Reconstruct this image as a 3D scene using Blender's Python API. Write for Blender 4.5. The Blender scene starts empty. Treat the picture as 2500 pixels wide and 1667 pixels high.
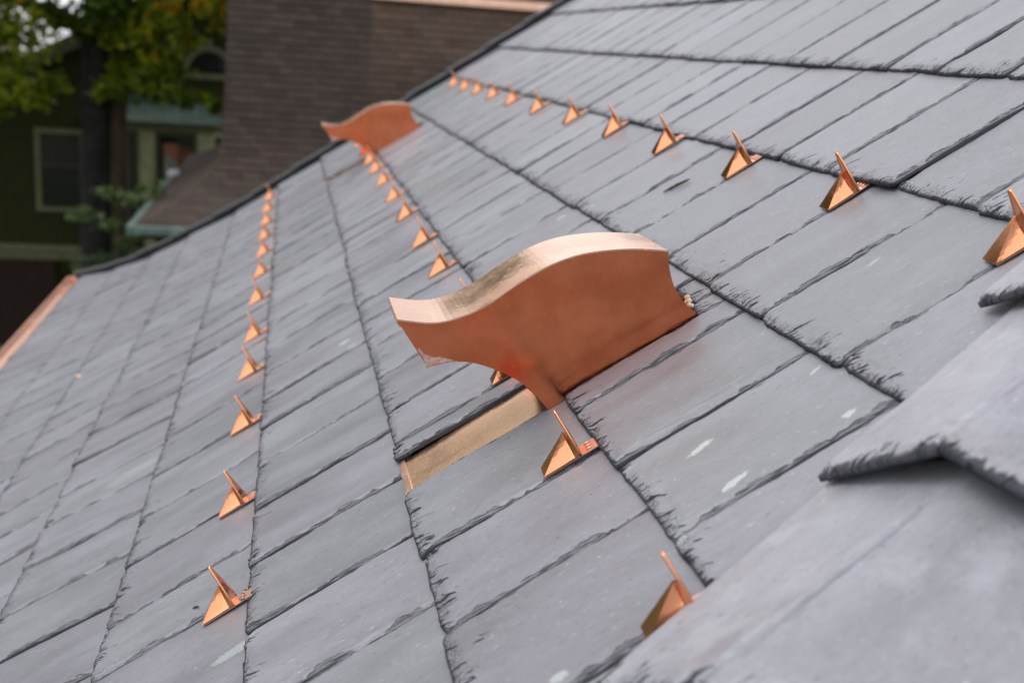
import bpy, math, random
import numpy as np
from mathutils import Matrix, Vector

random.seed(7)
rng = np.random.default_rng(11)
sc = bpy.context.scene
COL = sc.collection

# ------------------------------------------------------------------ camera
S = 0.7            # metres per roof unit
ZC = 7.5           # camera height above the ground
PITCH = math.radians(34.77)
CP, SP = math.cos(PITCH), math.sin(PITCH)
cam_d = bpy.data.cameras.new("Camera")
cam = bpy.data.objects.new("Camera", cam_d)
COL.objects.link(cam)
R = [[0.98036968, 0.01905432, 0.1962453],
     [-0.18517641, -0.25283702, 0.94962263],
     [0.06771249, -0.96732124, -0.24434534]]
cam.matrix_world = Matrix(((R[0][0], -R[0][1], -R[0][2], 0),
                           (R[1][0], -R[1][1], -R[1][2], 0),
                           (R[2][0], -R[2][1], -R[2][2], ZC),
                           (0, 0, 0, 1)))
cam_d.sensor_width = 36
cam_d.lens = 2800 / 2500 * 36
cam_d.clip_start = 0.05
cam_d.clip_end = 500
cam_d.dof.use_dof = True
cam_d.dof.focus_distance = 1.80
cam_d.dof.aperture_fstop = 3.4
sc.camera = cam

# ------------------------------------------------------------------ world, sun, exposure
SUN_EL, SUN_AZ = math.radians(58), math.radians(285)
world = bpy.data.worlds.new("World")
sc.world = world
world.use_nodes = True
wn = world.node_tree
wn.nodes.clear()
wo = wn.nodes.new('ShaderNodeOutputWorld')
wb = wn.nodes.new('ShaderNodeBackground')
sky = wn.nodes.new('ShaderNodeTexSky')
sky.sky_type = 'NISHITA'
sky.sun_disc = False
sky.sun_elevation = SUN_EL
sky.sun_rotation = SUN_AZ
sky.air_density = 1.0
sky.dust_density = 6.0
sky.ozone_density = 1.0
hs = wn.nodes.new('ShaderNodeHueSaturation')
hs.inputs['Saturation'].default_value = 0.28
wn.links.new(sky.outputs[0], hs.inputs['Color'])
# thin overcast: cloud veil mixed over the clear sky
geo = wn.nodes.new('ShaderNodeTexCoord')
cn_ = wn.nodes.new('ShaderNodeTexNoise'); cn_.inputs['Scale'].default_value = 2.2; cn_.inputs['Detail'].default_value = 5
wn.links.new(geo.outputs['Generated'], cn_.inputs['Vector'])
cr_ = wn.nodes.new('ShaderNodeMix'); cr_.data_type = 'RGBA'
cr_.inputs[6].default_value = (7.0, 7.15, 7.5, 1); cr_.inputs[7].default_value = (12.5, 12.5, 12.6, 1)
wn.links.new(cn_.outputs[0], cr_.inputs[0])
mx_ = wn.nodes.new('ShaderNodeMix'); mx_.data_type = 'RGBA'; mx_.inputs[0].default_value = 0.6
wn.links.new(hs.outputs[0], mx_.inputs[6]); wn.links.new(cr_.outputs[2], mx_.inputs[7])
wn.links.new(mx_.outputs[2], wb.inputs[0])
wb.inputs[1].default_value = 0.15
wn.links.new(wb.outputs[0], wo.inputs[0])

sun_d = bpy.data.lights.new("Sun", 'SUN')
sun_d.energy = 0.5
sun_d.angle = math.radians(45)
sun_d.color = (1.0, 0.965, 0.92)
sun = bpy.data.objects.new("Sun", sun_d)
COL.objects.link(sun)
sd_ = Vector((math.sin(SUN_AZ) * math.cos(SUN_EL), math.cos(SUN_AZ) * math.cos(SUN_EL), math.sin(SUN_EL)))
sun.rotation_euler = sd_.to_track_quat('Z', 'Y').to_euler()
sun.location = (0, 0, 30)

sc.view_settings.view_transform = 'Standard'
sc.view_settings.look = 'None'
sc.view_settings.gamma = 1
sc.view_settings.exposure = 0.28

# ------------------------------------------------------------------ helpers
def tag(o, label=None, cat=None, group=None, kind=None):
    if label: o['label'] = label
    if cat: o['category'] = cat
    if group: o['group'] = group
    if kind: o['kind'] = kind
    return o

def empty(name, loc=(0, 0, 0), label=None, cat=None, group=None):
    o = bpy.data.objects.new(name, None)
    o.empty_display_size = 0.1
    o.location = loc
    COL.objects.link(o)
    return tag(o, label, cat, group)

def link(name, me, mat=None, parent=None):
    if mat is not None and not me.materials:
        me.materials.append(mat)
    o = bpy.data.objects.new(name, me)
    COL.objects.link(o)
    if parent is not None:
        o.parent = parent
        o.matrix_parent_inverse = Matrix.Translation(-Vector(parent.location)) if False else Matrix.Identity(4)
        o.location = -Vector(parent.location)
    return o

def np_mesh(name, V, F, attrs=None, smooth=False):
    """V (n,3), F (m,k) equal-size faces; attrs {name: (type, array)}"""
    me = bpy.data.meshes.new(name)
    V = np.asarray(V, np.float32); F = np.asarray(F, np.int32)
    m, k = F.shape
    me.vertices.add(len(V)); me.vertices.foreach_set('co', V.ravel())
    me.loops.add(m * k); me.loops.foreach_set('vertex_index', F.ravel())
    me.polygons.add(m)
    me.polygons.foreach_set('loop_start', np.arange(0, m * k, k, dtype=np.int32))
    try:
        me.polygons.foreach_set('loop_total', np.full(m, k, np.int32))
    except Exception:
        pass
    me.update(calc_edges=True)
    if attrs:
        for an, (ty, arr) in attrs.items():
            a = me.attributes.new(an, ty, 'POINT')
            if ty == 'FLOAT': a.data.foreach_set('value', np.asarray(arr, np.float32).ravel())
            else: a.data.foreach_set('vector', np.asarray(arr, np.float32).ravel())
    if smooth:
        me.polygons.foreach_set('use_smooth', np.ones(m, bool))
    me.update()
    return me

class MB:
    """collects polygons (any size) into one mesh"""
    def __init__(s): s.v = []; s.f = []
    def add(s, vs, fs):
        b = len(s.v); s.v += [tuple(map(float, p)) for p in vs]
        s.f += [tuple(i + b for i in f) for f in fs]
        return s
    def box(s, x0, x1, y0, y1, z0, z1, M=None):
        vs = [(x, y, z) for z in (z0, z1) for y in (y0, y1) for x in (x0, x1)]
        if M: vs = [M(*p) for p in vs]
        return s.add(vs, [(0, 2, 3, 1), (4, 5, 7, 6), (0, 1, 5, 4), (2, 6, 7, 3), (0, 4, 6, 2), (1, 3, 7, 5)])
    def poly(s, pts): return s.add(pts, [tuple(range(len(pts)))])
    def prism(s, pts, off):
        """closed polygon pts extruded by vector off"""
        n = len(pts); off = Vector(off)
        a = [Vector(p) for p in pts]; b = [p + off for p in a]
        fs = [tuple(range(n))[::-1], tuple(range(n, 2 * n))]
        fs += [(i, (i + 1) % n, (i + 1) % n + n, i + n) for i in range(n)]
        return s.add(a + b, fs)
    def tube(s, path, rad, seg=8, cap=True):
        path = [Vector(p) for p in path]
        if not hasattr(rad, '__len__'): rad = [rad] * len(path)
        rings = []
        for i, p in enumerate(path):
            d = (path[min(i + 1, len(path) - 1)] - path[max(i - 1, 0)]).normalized()
            a = d.orthogonal().normalized() if i == 0 else (a - d * a.dot(d)).normalized()
            b = d.cross(a)
            rings.append([p + (a * math.cos(t) + b * math.sin(t)) * rad[i] for t in [2 * math.pi * j / seg for j in range(seg)]])
        vs = [q for r in rings for q in r]
        fs = [(i * seg + j, i * seg + (j + 1) % seg, (i + 1) * seg + (j + 1) % seg, (i + 1) * seg + j)
              for i in range(len(path) - 1) for j in range(seg)]
        if cap: fs += [tuple(range(seg))[::-1], tuple(range((len(path) - 1) * seg, len(path) * seg))]
        return s.add(vs, fs)
    def mesh(s, name, smooth=False):
        me = bpy.data.meshes.new(name)
        me.from_pydata(s.v, [], s.f); me.update()
        import bmesh
        bm = bmesh.new(); bm.from_mesh(me)
        bmesh.ops.recalc_face_normals(bm, faces=bm.faces)
        bm.to_mesh(me); bm.free()
        if smooth:
            me.polygons.foreach_set('use_smooth', np.ones(len(me.polygons), bool))
        me.update()
        return me
    def build(s, name, mat=None, parent=None, smooth=False, bevel=0, seg=2):
        o = link(name, s.mesh(name, smooth), mat, parent)
        if bevel:
            b = o.modifiers.new('bevel', 'BEVEL'); b.width = bevel; b.segments = seg; b.limit_method = 'ANGLE'
            b.angle_limit = math.radians(25)
        return o

def roofpt(t, u, h):
    return (S * (t * CP - (h - 1) * SP), S * u, ZC + S * (t * SP + (h - 1) * CP))

def rp(t, u, h):
    """array version"""
    return np.stack([S * (t * CP - (h - 1) * SP), S * u, ZC + S * (t * SP + (h - 1) * CP)], -1)

# --- value noise, vectorised
def _h(ix, iy, seed):
    n = (ix.astype(np.int64) * 374761393 + iy.astype(np.int64) * 668265263 + int(seed) * 974711) & 0x7fffffff
    n = (n ^ (n >> 13)) * 1274126177 & 0x7fffffff
    n = n ^ (n >> 16)
    return (n & 0xffff) / 65535.0
def vn(x, y, seed=0):
    x = np.asarray(x, float); y = np.asarray(y, float)
    x, y = np.broadcast_arrays(x, y)
    ix = np.floor(x).astype(np.int64); iy = np.floor(y).astype(np.int64)
    fx = x - ix; fy = y - iy
    fx = fx * fx * (3 - 2 * fx); fy = fy * fy * (3 - 2 * fy)
    a = _h(ix, iy, seed); b = _h(ix + 1, iy, seed); c = _h(ix, iy + 1, seed); d = _h(ix + 1, iy + 1, seed)
    return ((a * (1 - fx) + b * fx) * (1 - fy) + (c * (1 - fx) + d * fx) * fy) * 2 - 1

# ------------------------------------------------------------------ materials
class NT:
    def __init__(s, name):
        s.m = bpy.data.materials.new(name); s.m.use_nodes = True
        s.t = s.m.node_tree; s.t.nodes.clear()
        s.out = s.t.nodes.new('ShaderNodeOutputMaterial')
        s.b = s.t.nodes.new('ShaderNodeBsdfPrincipled')
        s.t.links.new(s.b.outputs[0], s.out.inputs[0])
    def n(s, ty, **kw):
        nd = s.t.nodes.new(ty)
        for k, v in kw.items(): setattr(nd, k, v)
        return nd
    def l(s, a, b): s.t.links.new(a, b)
    def val(s, x, inp):
        if isinstance(x, bpy.types.NodeSocket): s.l(x, inp)
        else: inp.default_value = x
    def math(s, op, a, b=0.0, c=None, clamp=False):
        nd = s.n('ShaderNodeMath', operation=op, use_clamp=clamp)
        s.val(a, nd.inputs[0]); s.val(b, nd.inputs[1])
        if c is not None: s.val(c, nd.inputs[2])
        return nd.outputs[0]
    def vmath(s, op, a, b):
        nd = s.n('ShaderNodeVectorMath', operation=op)
        s.val(a, nd.inputs[0]); s.val(b, nd.inputs[1])
        return nd.outputs[0]
    def attr(s, name, out='Vector'):
        return s.n('ShaderNodeAttribute', attribute_name=name).outputs[out]
    def coord(s, which='Object'): return s.n('ShaderNodeTexCoord').outputs[which]
    def noise(s, vec, scale, detail=3, rough=0.55, col=False, dist=0.0):
        nd = s.n('ShaderNodeTexNoise'); s.l(vec, nd.inputs['Vector'])
        nd.inputs['Scale'].default_value = scale; nd.inputs['Detail'].default_value = detail
        nd.inputs['Roughness'].default_value = rough; nd.inputs['Distortion'].default_value = dist
        return nd.outputs[1 if col else 0]
    def ramp(s, fac, lo, hi, a=0.0, b=1.0, smooth=True):
        nd = s.n('ShaderNodeMapRange', clamp=True)
        if smooth: nd.interpolation_type = 'SMOOTHSTEP'
        s.val(fac, nd.inputs['Value'])
        nd.inputs['From Min'].default_value = lo; nd.inputs['From Max'].default_value = hi
        nd.inputs['To Min'].default_value = a; nd.inputs['To Max'].default_value = b
        return nd.outputs[0]
    def mix(s, fac, a, b, mode='MIX'):
        nd = s.n('ShaderNodeMix', data_type='RGBA', blend_type=mode)
        s.val(fac, nd.inputs[0])
        for x, i in ((a, 6), (b, 7)):
            if isinstance(x, tuple): x = (*x, 1.0) if len(x) == 3 else x
            s.val(x, nd.inputs[i])
        return nd.outputs[2]
    def bump(s, h, strength, dist, prev=None):
        nd = s.n('ShaderNodeBump'); s.l(h, nd.inputs['Height'])
        nd.inputs['Strength'].default_value = strength; nd.inputs['Distance'].default_value = dist
        if prev is not None: s.l(prev, nd.inputs['Normal'])
        return nd.outputs[0]
    def done(s, col=None, rough=None, normal=None, metallic=None, spec=None):
        if col is not None: s.val((*col, 1.0) if isinstance(col, tuple) and len(col) == 3 else col, s.b.inputs['Base Color'])
        if rough is not None: s.val(rough, s.b.inputs['Roughness'])
        if metallic is not None: s.val(metallic, s.b.inputs['Metallic'])
        if spec is not None: s.b.inputs['Specular IOR Level'].default_value = spec
        if normal is not None: s.l(normal, s.b.inputs['Normal'])
        return s.m

def slate_material(name, light=1.0, spots=True, side_amp=1.0, cloud=0.0, edge_k=1.0):
    m = NT(name)
    sl = m.attr('sl')            # x,y in roof units inside the slate, z random per slate
    rf = m.attr('rf')            # t,u on the roof
    chip = m.attr('chip', 'Fac')
    sep = m.n('ShaderNodeSeparateXYZ'); m.l(sl, sep.inputs[0])
    rnd = sep.outputs[2]
    st = m.n('ShaderNodeMapping'); m.l(sl, st.inputs[0])      # stretch along the grain
    st.inputs['Scale'].default_value = (1.0, 0.17, 37.0)
    stm = m.n('ShaderNodeMapping'); m.l(sl, stm.inputs[0])
    stm.inputs['Scale'].default_value = (1.0, 0.3, 51.0)
    grain = m.noise(st.outputs[0], 160, 4, 0.6)
    fleck = m.noise(stm.outputs[0], 210, 2, 0.5)
    broad = m.noise(stm.outputs[0], 9, 3, 0.5)
    mot = m.noise(rf, 1.7, 3, 0.5)
    # per slate tint
    pick = m.math('FRACT', m.math('MULTIPLY', rnd, 7.31))
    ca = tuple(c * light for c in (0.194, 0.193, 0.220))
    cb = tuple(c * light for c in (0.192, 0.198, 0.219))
    col = m.mix(m.ramp(pick, 0.35, 0.75), ca, cb)
    lum = m.math('ADD', 0.90, m.math('MULTIPLY', m.math('FRACT', m.math('MULTIPLY', rnd, 13.7)), 0.18))
    lum = m.math('MULTIPLY', lum, m.ramp(broad, 0.25, 0.75, 0.85, 1.11))
    lum = m.math('MULTIPLY', lum, m.ramp(grain, 0.25, 0.75, 0.91, 1.07))
    lum = m.math('MULTIPLY', lum, m.ramp(mot, 0.3, 0.7, 0.96, 1.05))
    cmb = m.n('ShaderNodeCombineXYZ')
    for i in range(3): m.l(lum, cmb.inputs[i])
    col = m.mix(1.0, col, cmb.outputs[0], 'MULTIPLY')
    if cloud:
        cl1 = m.noise(sl, 13, 4, .6); cl2 = m.noise(sl, 34, 3, .6)
        col = m.mix(m.ramp(cl1, .48, .72, 0, cloud), col, tuple(min(1, c * 1.45 * light) for c in (.205, .212, .235)))
        col = m.mix(m.ramp(cl2, .58, .74, 0, cloud), col, tuple(c * .72 * light for c in (.2, .205, .22)))
    # pale mineral flecks and dark pits
    col = m.mix(m.ramp(fleck, 0.67, 0.74, 0, 0.6), col, (0.42, 0.43, 0.42))
    col = m.mix(m.ramp(fleck, 0.32, 0.27, 0, 0.75), col, (0.05, 0.05, 0.06))
    fl2 = m.noise(stm.outputs[0], 75, 3, .6)
    col = m.mix(m.ramp(fl2, .66, .74, 0, .30), col, (.34, .35, .36))
    col = m.mix(m.ramp(fl2, .34, .27, 0, .35), col, (.09, .09, .105))
    # rusty stain hints
    col = m.mix(m.ramp(m.noise(sl, 14, 2, 0.5), 0.66, 0.8, 0, 0.25), col, (0.24, 0.215, 0.19))
    if spots:
        wob = m.noise(rf, 110, 3, 0.7)
        for (t, u, lt, lu, ang, st_) in SPOTS:
            mp = m.n('ShaderNodeMapping', vector_type='TEXTURE'); m.l(rf, mp.inputs[0])
            mp.inputs['Location'].default_value = (t, u, 0)
            mp.inputs['Rotation'].default_value = (0, 0, ang)
            mp.inputs['Scale'].default_value = (lt, lu, 1)
            ln = m.n('ShaderNodeVectorMath', operation='LENGTH'); m.l(mp.outputs[0], ln.inputs[0])
            d = m.math('ADD', ln.outputs['Value'], m.math('MULTIPLY', m.math('SUBTRACT', wob, 0.5), 1.7))
            col = m.mix(m.ramp(d, 1.05, 0.75, 0, st_ * .85), col, (0.46, 0.52, 0.50))
    # broken stone with crevice shade painted in dark along chipped edges: slashes up the grain from the butt, wavy double lines along the sides
    ed = m.attr('ed'); es = m.n('ShaderNodeSeparateXYZ'); m.l(ed, es.inputs[0])
    dbut, dn_, df_ = es.outputs
    sk = m.n('ShaderNodeCombineXYZ')
    wv = m.math('MULTIPLY', m.math('SUBTRACT', m.noise(sl, 16, 1, .5), .5), .028)
    m.l(m.math('ADD', wv, m.math('ADD', sep.outputs[0], m.math('MULTIPLY', sep.outputs[1], 0.30))), sk.inputs[0])
    m.l(m.math('MULTIPLY', sep.outputs[1], 0.17), sk.inputs[1]); m.l(m.math('MULTIPLY', rnd, 31.0), sk.inputs[2])
    n1 = m.noise(sk.outputs[0], 105, 2, 0.5); n2_ = m.noise(sk.outputs[0], 300, 2, 0.6)
    cr = m.n('ShaderNodeCombineXYZ'); m.l(sep.outputs[0], cr.inputs[0]); m.l(m.math('MULTIPLY', rnd, 17.0), cr.inputs[1])
    lowx = m.noise(cr.outputs[0], 16, 2, 0.6)
    reach = m.ramp(lowx, 0.36, 0.72, 0.010, 0.085, False)
    q = m.math('DIVIDE', dbut, reach)                                    # 0 at the butt, 1 where the chips end
    slash = m.math('SUBTRACT', m.math('ADD', m.math('MULTIPLY', n1, .78), m.math('MULTIPLY', n2_, .22)), m.math('ADD', .52, m.math('MULTIPLY', q, .09)))
    iso = m.noise(sl, 210, 3, .7)
    stub = m.math('MULTIPLY', m.ramp(m.math('SUBTRACT', iso, m.math('MULTIPLY', q, .16)), .46, .54), m.ramp(q, .85, .35))
    slash = m.ramp(slash, 0.0, 0.028)
    slash = m.math('MAXIMUM', m.math('MULTIPLY', slash, m.ramp(q, 1.3, 1.1)), m.math('MULTIPLY', stub, .72))
    band = m.ramp(m.math('SUBTRACT', dbut, m.math('MULTIPLY', m.math('SUBTRACT', n1, .42), .022 * edge_k)), .0055 * edge_k, .0022 * edge_k)
    cy = m.n('ShaderNodeCombineXYZ'); m.l(m.math('MULTIPLY', rnd, 23.0), cy.inputs[0]); m.l(sep.outputs[1], cy.inputs[1])
    lowy = m.noise(cy.outputs[0], 9, 3, 0.6); fy = m.noise(cy.outputs[0], 42, 3, 0.6)
    sf_ = m.n('ShaderNodeCombineXYZ'); m.l(sep.outputs[0], sf_.inputs[0]); m.l(m.math('MULTIPLY', sep.outputs[1], .05), sf_.inputs[1])
    fib = m.noise(sf_.outputs[0], 420, 2, .6)
    def sideline(d, seedoff, amp):
        ly = m.math('ADD', m.math('MULTIPLY', m.math('SUBTRACT', lowy if not seedoff else m.math('SUBTRACT', 1.0, lowy), .38), amp), m.math('MULTIPLY', m.math('SUBTRACT', fy, .5), .007))
        wd = m.math('MAXIMUM', m.math('MULTIPLY', ly, .10), .0012)
        edge = m.ramp(m.math('ABSOLUTE', m.math('SUBTRACT', d, wd)), .0022, .0008)
        brk = m.ramp(m.noise(sk.outputs[0], 70, 2, .6), .40, .55)
        inner = m.math('MULTIPLY', m.ramp(m.math('DIVIDE', d, wd), 1.05, .85, 0, .85), m.ramp(fib, .42, .58, .25, 1.0))
        rim = m.ramp(d, .0030, .0010, 0, .85)
        return m.math('MAXIMUM', m.math('MAXIMUM', m.math('MULTIPLY', edge, m.math('MULTIPLY', brk, .85)), inner), rim)
    sides = m.math('MULTIPLY', m.math('MAXIMUM', sideline(dn_, 0, .95), sideline(df_, 1, .55)), side_amp)
    cn = n2_
    cf = m.math('MAXIMUM', m.math('MAXIMUM', m.math('MULTIPLY', slash, 1.0), m.math('MULTIPLY', band, .85)), sides)
    cf = m.math('MAXIMUM', cf, m.ramp(dbut, -.0008, -.003))
    col = m.mix(m.math('MULTIPLY', cf, 0.94), col, (0.018, 0.020, 0.027))
    # relief: cleft ledges + grain + fine pitting
    ledge_n = m.noise(stm.outputs[0], 22, 2, 0.45, dist=0.6)
    led = m.math('MULTIPLY', m.math('FLOOR', m.math('MULTIPLY', ledge_n, 9.0)), 0.11)
    lmask = m.ramp(m.noise(rf, 5.5, 1, 0.5), 0.60, 0.66)
    led = m.math('MULTIPLY', led, lmask)
    b = m.bump(led, 0.35, 0.004)
    b = m.bump(grain, 0.15, 0.0010, b)
    fine = m.noise(sl, 900, 2, 0.6)
    b = m.bump(m.math('MULTIPLY', fine, m.math('ADD', 0.4, m.math('MULTIPLY', cf, 3.0))), 0.25, 0.0008, b)
    b = m.bump(m.math('MULTIPLY', cf, -1.0), 0.6, 0.0022, b)
    b = m.bump(m.math('MULTIPLY', cn, cf), 0.6, 0.003, b)
    rough = m.math('ADD', m.ramp(broad, 0.3, 0.7, 0.40, 0.52), m.math('MULTIPLY', cf, 0.3))
    m.l(m.math('MULTIPLY', .62, m.math('SUBTRACT', 1.0, m.math('MULTIPLY', cf, .85))), m.b.inputs['Specular IOR Level'])
    return m.done(col, rough, b)

#  t, u, half-length along the slope, half-length along the eave, angle, strength
SPOTS = [(0.235, 1.900, .030, .010, .25, .8), (0.234, 1.730, .030, .010, .28, .75), (0.464, 1.727, .016, .010, .2, .7),
         (-0.80, 2.275, .065, .020, .10, .45), (-0.175, 1.516, .018, .012, 0, .6), (0.50, 1.93, .016, .005, .3, .6),
         (-.426, 4.08, .022, .02, 0, .6), (-.40, 3.98, .018, .012, 0, .5), (0.10, 1.66, .016, .006, .3, .5),
         (.47, 3.93, .02, .018, 0, .45), (.56, 3.80, .02, .014, 0, .4), (.78, 2.18, .02, .006, .3, .35), (-1.33, 4.1, .12, .05, .2, .22)]
M_slate = slate_material('slate')
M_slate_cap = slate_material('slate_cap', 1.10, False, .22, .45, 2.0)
M_slate_cap_lit = slate_material('slate_cap_lit', 1.42, False, .22, .3, 2.0)  # same cap slate for left leaves, brighter: light on that side painted in

def simple(name, col, rough=0.6, metallic=0.0, nscale=None, namp=0.3, bump=0.0, bscale=None, spec=0.5):
    m = NT(name); c = m.coord()
    colo = col
    if nscale:
        f = m.noise(c, nscale, 4, 0.6)
        colo = m.mix(m.ramp(f, 0.3, 0.7), tuple(x * (1 - namp) for x in col), tuple(min(1, x * (1 + namp)) for x in col))
    nrm = m.bump(m.noise(c, bscale or 50, 3, 0.6), 0.5, bump) if bump else None
    return m.done(colo, rough, nrm, metallic, spec)

def copper_material(name, base=(0.93, 0.41, 0.235), rough=(0.16, 0.30), patina=0.0, dirt=0.35, vent=False):
    m = NT(name); c = m.coord()
    a = m.noise(c, 9, 4, 0.6); b = m.noise(c, 70, 4, 0.65); sm = m.noise(c, 2.5, 2, 0.5)
    col = m.mix(m.ramp(a, 0.35, 0.7, 0, dirt), base, tuple(x * y for x, y in zip(base, (0.74, 0.62, 0.56))))
    col = m.mix(m.ramp(b, 0.60, 0.80, 0, dirt * .35), col, tuple(x * y for x, y in zip(base, (0.62, 0.50, 0.45))))
    r = m.math('ADD', m.ramp(a, 0.3, 0.7, rough[0], rough[1]), m.ramp(b, 0.5, 0.8, 0, 0.10))
    nrm = m.bump(sm, 0.30, 0.02)
    nrm = m.bump(b, 0.04, 0.0004, nrm)
    return m.done(col, r, nrm, 1.0)

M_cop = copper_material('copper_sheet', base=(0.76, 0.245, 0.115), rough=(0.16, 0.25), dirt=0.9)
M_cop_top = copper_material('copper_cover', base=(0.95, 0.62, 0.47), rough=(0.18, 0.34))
M_cop_guard = copper_material('copper_guard', base=(0.97, 0.42, 0.215), rough=(0.12, 0.20), dirt=0.25)
M_cop_strap = copper_material('copper_strap', base=(0.86, 0.52, 0.39), rough=(0.36, 0.46), dirt=0.4)
M_cop_flash = copper_material('copper_flashing', base=(0.84, 0.54, 0.36), rough=(0.20, 0.30), dirt=0.35)
M_cop_gut = copper_material('copper_gutter', base=(0.98, 0.64, 0.50), rough=(0.42, 0.52), dirt=0.25)
M_solder = simple('solder', (0.55, 0.36, 0.32), 0.45, 0.6, 120, .35)
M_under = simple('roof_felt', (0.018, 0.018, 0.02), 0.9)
M_edge = simple('dark_slate_edge', (0.045, 0.047, 0.053), 0.6, 0, 30, 0.3, 0.004, 60)
M_brick = simple('red_brick', (0.16, 0.07, 0.05), 0.85, 0, 20, 0.3)

# ------------------------------------------------------------------ the slate roof
# butt line of every course in the roof section: (t, h)
BUTTS = [(-2.93, .138), (-2.48, .078), (-2.075, .040), (-1.67, .030), (-1.213, .0), (-.77, 0), (-.34, 0), (.086, 0), (.530, 0),
         (1.0, 0), (1.477, 0), (2.02, 0), (2.52, 0), (3.0, 0), (3.45, 0)]
TH = 0.016
def u_hip(t): return 1.348 + 0.33 * (t - 0.452)
def u_far(t):
    ts = [-3.0, -2.93, -2.48, -2.075, -1.67, -1.213, 4.0]; us = [11.5, 11.35, 10.75, 10.4, 10.22, 10.12, 10.12]
    return float(np.interp(t, ts, us))

JOINTS = {4: [2.10, 2.535, 2.80, 3.155, 3.49, 3.85, 4.24, 4.58],
          5: [1.30, 1.64, 1.969, 2.30, 2.63, 2.965, 3.30, 3.64],
          6: [1.15, 1.478, 1.829, 2.150, 2.492, 2.700, 2.80, 3.07, 3.42, 3.77, 4.10],
          7: [1.34, 1.68, 2.011, 2.350, 2.468, 2.702, 3.03, 3.37, 3.70, 4.04, 4.45],
          8: [1.56, 1.883, 2.25, 2.575, 2.907, 3.247, 3.585, 3.93, 4.30],
          9: [1.50, 1.80, 2.13, 2.462, 2.81, 3.125, 3.457, 3.84, 4.185, 4.45, 4.70],
          10: [1.70, 2.05, 2.38, 2.70, 3.015, 3.31, 3.68, 4.06, 4.44, 4.82, 5.20],
          }
GAPS = {6: [(2.492, 2.700), (8.36, 8.57)], 7: [(2.468, 2.702), (8.335, 8.57)]}
BIG_STEP = {(9, 2.462): 0.016, (6, 2.700): 0.012, (8, 1.883): .003, (7, 2.011): 0.006, (10, 2.70): .006, (5, 1.969): .004}

SV, SF, SA_sl, SA_rf, SA_ch = [], [], [], [], []
voff = 0
def grid_axis(L, fine, step, mid):
    fine = min(fine, L * 0.4)
    a = np.arange(0, fine, step)
    m_ = np.linspace(fine, L - fine, max(3, int((L - 2 * fine) / mid)))
    return np.concatenate([a, m_, L - a[::-1]])
def butt_axis(L, fine, step, mid):
    a = np.arange(0, fine, step)
    return np.concatenate([a, np.linspace(fine, L, max(3, int((L - fine) / mid)))])

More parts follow.
